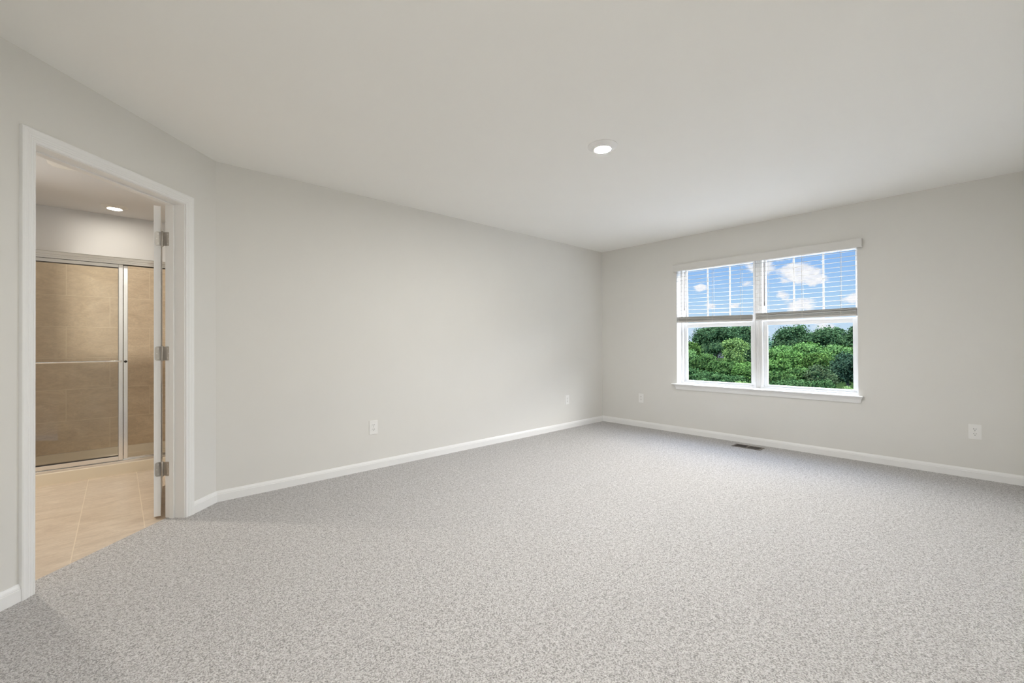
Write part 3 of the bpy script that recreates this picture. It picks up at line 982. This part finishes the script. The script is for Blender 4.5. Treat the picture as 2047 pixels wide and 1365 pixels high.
def leaf_mesh(name, blobs, n, size, material, seed, core=True):
    """foliage: leaf cards scattered through the outer shell of the blobs, around solid leafy hearts"""
    rng = np.random.default_rng(seed)
    B = np.array(blobs, float)          # x y z rx ry rz
    area = (B[:, 3] * B[:, 4] + B[:, 4] * B[:, 5] + B[:, 3] * B[:, 5])
    idx = rng.choice(len(B), n, p=area / area.sum())
    d = rng.normal(size=(n, 3)); d /= np.linalg.norm(d, axis=1)[:, None]
    rad = 1.0 - 0.34 * rng.random(n) ** 1.6 + 0.20 * rng.normal(size=n)
    c = B[idx, :3] + d * B[idx, 3:] * rad[:, None]
    nrm = d + rng.normal(size=(n, 3)) * 0.75 + np.array([0, 0, 0.35])
    nrm /= np.linalg.norm(nrm, axis=1)[:, None]
    ref = rng.normal(size=(n, 3))
    a = np.cross(nrm, ref); a /= np.linalg.norm(a, axis=1)[:, None]
    b = np.cross(nrm, a)
    s = size * rng.uniform(0.55, 1.25, n)[:, None]
    a = a * s * 0.5; b = b * s * 0.32
    V = np.stack([c - a, c + b + nrm * s * 0.06, c + a, c - b + nrm * s * 0.06], 1).reshape(-1, 3)
    verts = [V]; nv = len(V)
    faces = [np.arange(nv).reshape(-1, 4)]
    tris = []
    if core:
        bm = bmesh.new(); bmesh.ops.create_icosphere(bm, subdivisions=2, radius=1.0)
        sv = np.array([v.co[:] for v in bm.verts]); sf = np.array([[v.index for v in f.verts] for f in bm.faces]); bm.free()
        for q in B:
            verts.append(q[:3] + sv * q[3:] * 0.70 * rng.uniform(0.80, 1.12, (len(sv), 1)))
            tris.append(sf + nv); nv += len(sv)
    V = np.concatenate(verts)
    org = np.array([B[:, 0].mean(), B[:, 1].mean(), GROUND])
    V = V - org
    me = bpy.data.meshes.new(name)
    q4 = faces[0].reshape(-1)
    t3 = np.concatenate(tris).reshape(-1) if tris else np.zeros(0, int)
    me.vertices.add(len(V)); me.vertices.foreach_set('co', V.astype(np.float32).reshape(-1))
    me.loops.add(len(q4) + len(t3)); me.loops.foreach_set('vertex_index', np.concatenate([q4, t3]).astype(np.int32))
    n4, n3 = len(q4) // 4, len(t3) // 3
    me.polygons.add(n4 + n3)
    me.polygons.foreach_set('loop_start', np.concatenate([np.arange(n4) * 4, n4 * 4 + np.arange(n3) * 3]).astype(np.int32))
    me.update(calc_edges=True); me.validate()
    me.materials.append(MATS[material])
    return me, org

RS = 2.4
def tree(kind, name, cat, label, R, y, hw, top, seed, leaf=None, n=4500, squat=1.0, flat=False, k=1.0):
    R, y, hw = R * RS * k, y * RS * k, hw * RS * 1.28 * k
    top = CAM_Z + (top - CAM_Z) * RS * k
    rng = random.Random(seed)
    ht = min(top - GROUND - 0.3, hw * 2.9 * squat)
    zc = top - ht / 2
    blobs = []
    nb = 20
    for i in range(nb):
        a = rng.uniform(0, 2 * math.pi); e = rng.uniform(-0.75, 1.0)
        rr = rng.uniform(0.30, 0.48)
        g = math.sqrt(max(0.05, 1 - e * e * 0.8)) * (1 - rr)
        blobs.append((R + hw * 0.6 * g * math.cos(a), y + hw * g * math.sin(a), zc + ht / 2 * (1 - rr * 0.9) * e, hw * rr * 0.8, hw * rr, min(hw, ht / 2) * rr * 0.85))
    if flat:
        blobs = []
        for i in range(16):
            u = rng.uniform(-1, 1)
            blobs.append((R + rng.uniform(-0.3, 0.3) * hw, y + u * hw * 0.62, top - hw * 0.30 - rng.uniform(0, 0.16) * hw - (0.25 * hw if u < -0.6 else 0), hw * 0.30, hw * 0.34, hw * 0.28))
        for i in range(22):
            f = rng.random()
            blobs.append((R + rng.uniform(-0.3, 0.3) * hw, y + rng.uniform(-0.55, 0.55) * hw * (1 - 0.25 * f), top - hw * (0.6 + 2.2 * f), hw * 0.30, hw * 0.32, hw * 0.36))
    blobs.append((R, y, zc, hw * 0.45, hw * 0.7, ht * 0.36))
    me, org = leaf_mesh('foliage', blobs, int(n * 1.4), leaf or R * 0.0041, 'leaf_' + kind, seed)
    t = empty(name, org)
    tag(t, label, cat, 'trees and shrubs beyond the window')
    o = bpy.data.objects.new('foliage', me); COL.objects.link(o); o.parent = t
    m = MB()
    zt = zc
    r0 = max(0.05, hw * 0.07)
    m.lathe([(r0 * 1.5, 0), (r0, 0.6), (r0 * 0.8, (zt - GROUND) * 0.6), (r0 * 0.4, zt - GROUND)], (org[0], org[1], GROUND), 10)
    m.build('trunk', 'bark', t, origin=org)
    return t
D_, S_ = ('deciduous_tree', 'tree'), ('leafy_shrub', 'shrub')
TREES = [
    ('dark', D_, 'tall dark green tree filling the upper middle of the left pane', 62, 25.4, 2.6, 3.95, dict(k=0.96, n=9000)),
    ('dark', D_, 'dark green tree against the mullion at the top of the left pane', 66, 22.6, 2.3, 4.25, dict(k=1.01, n=8000)),
    ('olive', D_, 'yellow-green tree at the left edge of the left pane below the sky', 50, 23.4, 1.15, 1.42, dict()),
    ('vine', ('vine_covered_snag', 'tree'), 'flat-topped column of yellow-green vines in the left pane', 38, 13.87, 0.84, 1.50, dict(squat=1.35, n=7500, flat=True)),
    ('light', D_, 'pale green tree at the left edge of the left pane under the yellow-green one', 36, 16.95, 0.85, 0.62, dict()),
    ('bush', S_, 'mid green shrub in front of the dark tree in the left pane', 34, 14.75, 0.85, 0.30, dict()),
    ('bush', S_, 'small green shrub below the grey roof in the left pane', 31, 12.4, 0.65, -0.10, dict()),
    ('shade', D_, 'shaded dark tree right of the vine column in the left pane', 50, 16.5, 0.8, 1.0, dict()),
    ('bush', S_, 'green shrub at the foot of the vine column', 29, 10.9, 0.75, 0.0, dict()),
    ('lime', S_, 'bright green shrub in the lower right corner of the left pane', 27, 9.15, 0.66, 0.05, dict()),
    ('shrub', S_, 'deep green shrub at the lower left corner of the left pane', 24, 11.2, 0.70, -0.26, dict()),
    ('shrub', S_, 'deep green shrub at the bottom of the left pane, second from its left edge', 23, 9.7, 0.68, -0.35, dict(k=0.90)),
    ('shrub', S_, 'deep green shrub at the bottom middle of the left pane', 22, 8.2, 0.72, -0.42, dict(k=1.05)),
    ('weed', S_, 'pale weedy shrub at the bottom right of the left pane', 20, 7.0, 0.36, -0.53, dict(n=1800)),
    ('dark', D_, 'dark tree with an airy crown at the upper left of the right pane', 60, 15.3, 1.75, 3.45, dict(n=7500)),
    ('dark', D_, 'broad dark tree at the upper middle of the right pane', 58, 12.1, 1.6, 2.90, dict(n=7000)),
    ('dark', D_, 'dark tree behind the pale one at the upper right of the right pane', 64, 11.3, 1.5, 3.10, dict(n=6000)),
    ('dark', D_, 'dark tree cut by the right edge of the right pane', 57, 8.4, 0.95, 3.35, dict()),
    ('bright', D_, 'bright green tree at the left edge of the right pane', 44, 12.35, 1.15, 0.95, dict(n=5500)),
    ('bright', D_, 'bright yellow-green tree in the centre of the right pane', 40, 9.15, 1.15, 1.15, dict(n=6000)),
    ('light', D_, 'pale green tree at the right side of the right pane', 42, 7.4, 1.1, 1.10, dict(n=5500)),
    ('lime', S_, 'lime green shrub low at the left edge of the right pane', 33, 9.5, 0.75, 0.15, dict()),
    ('lime', S_, 'lime green shrub below the bright tree in the right pane', 34, 8.75, 0.85, 0.50, dict(k=1.06, n=5500)),
    ('olive', S_, 'olive shrub between the lime shrub and the blue-green tree', 35, 7.45, 0.80, 0.48, dict(k=0.97)),
    ('bluegreen', D_, 'dark blue-green tree at the lower right of the right pane', 29, 4.92, 0.70, 0.70, dict(n=7000, squat=1.3)),
    ('bush', S_, 'green shrub at the lower left of the right pane', 26, 7.3, 0.66, -0.28, dict(k=0.94)),
    ('bush', S_, 'green shrub in the lower middle of the right pane', 27, 6.55, 0.70, -0.15, dict(k=1.03)),
    ('dusk', S_, 'dull brownish-green shrub beside the blue-green tree in the right pane', 28, 5.85, 0.62, -0.05, dict(k=0.92, n=3500)),
    ('shrub', S_, 'deep green shrub at the bottom left corner of the right pane', 20, 5.75, 0.48, -0.38, dict(k=0.92)),
    ('shrub', S_, 'deep green shrub at the bottom of the right pane, left of its middle', 20, 5.0, 0.48, -0.32, dict(k=1.06)),
    ('shrub', S_, 'deep green shrub at the bottom of the right pane, right of its middle', 21, 4.45, 0.52, -0.34, dict(k=0.86)),
    ('weed', S_, 'small pale weedy shrub at the bottom right corner of the right pane', 19, 3.15, 0.20, -0.38, dict(n=900)),
]
MATS['leaf_shade'] = MATS['leaf_dark']
for i, (k, (nm, ct), lb, R, y, hw, top, kw) in enumerate(TREES):
    tree(k, nm, ct, lb, R, y, hw, top, 100 + i, **kw)

# the wood far behind, one mass
rng = random.Random(5)
blobs = []
for i in range(110):
    y = -70 + 260 * i / 109
    hh = rng.uniform(5.0, 7.6)
    blobs.append((215 + rng.uniform(-8, 8), y + rng.uniform(-1.5, 1.5), GROUND + hh * 0.55 + rng.uniform(-0.5, 1.8), 4.0, rng.uniform(2.6, 4.2), hh * 0.62))
me, org = leaf_mesh('distant_wood', blobs, 16000, 0.85, 'leaf_distant', 77)
o = bpy.data.objects.new('distant_wood', me); COL.objects.link(o); o.location = org
tag(o, 'hazy green line of woodland on the horizon', 'woodland', kind='stuff')

# neighbour's house glimpsed through the leaves in the left pane
hx, hy = 184.0, 71.1
hs = empty('distant_house', (hx, hy, GROUND))
tag(hs, 'pale house with a grey roof half hidden by trees in the left pane', 'house')
m = MB(); m.box(hx, hx + 8, hy - 4.5, hy + 4.5, GROUND, GROUND + 3.6)
m.build('house_wall', 'house_siding', hs)
m = MB()
m.sweep([[(hx - 0.5, y, GROUND + 3.5), (hx + 4, y, GROUND + 6.0), (hx + 8.5, y, GROUND + 3.5)] for y in (hy - 5, hy + 5)])
m.build('roof', 'house_roof', hs)
for yy in (hy - 2.6, hy + 0.2, hy + 2.8):
    m = MB(); m.box(hx - 0.05, hx, yy - 0.5, yy + 0.5, GROUND + 1.5, GROUND + 3.0)
    m.build('window', 'house_glass', hs)
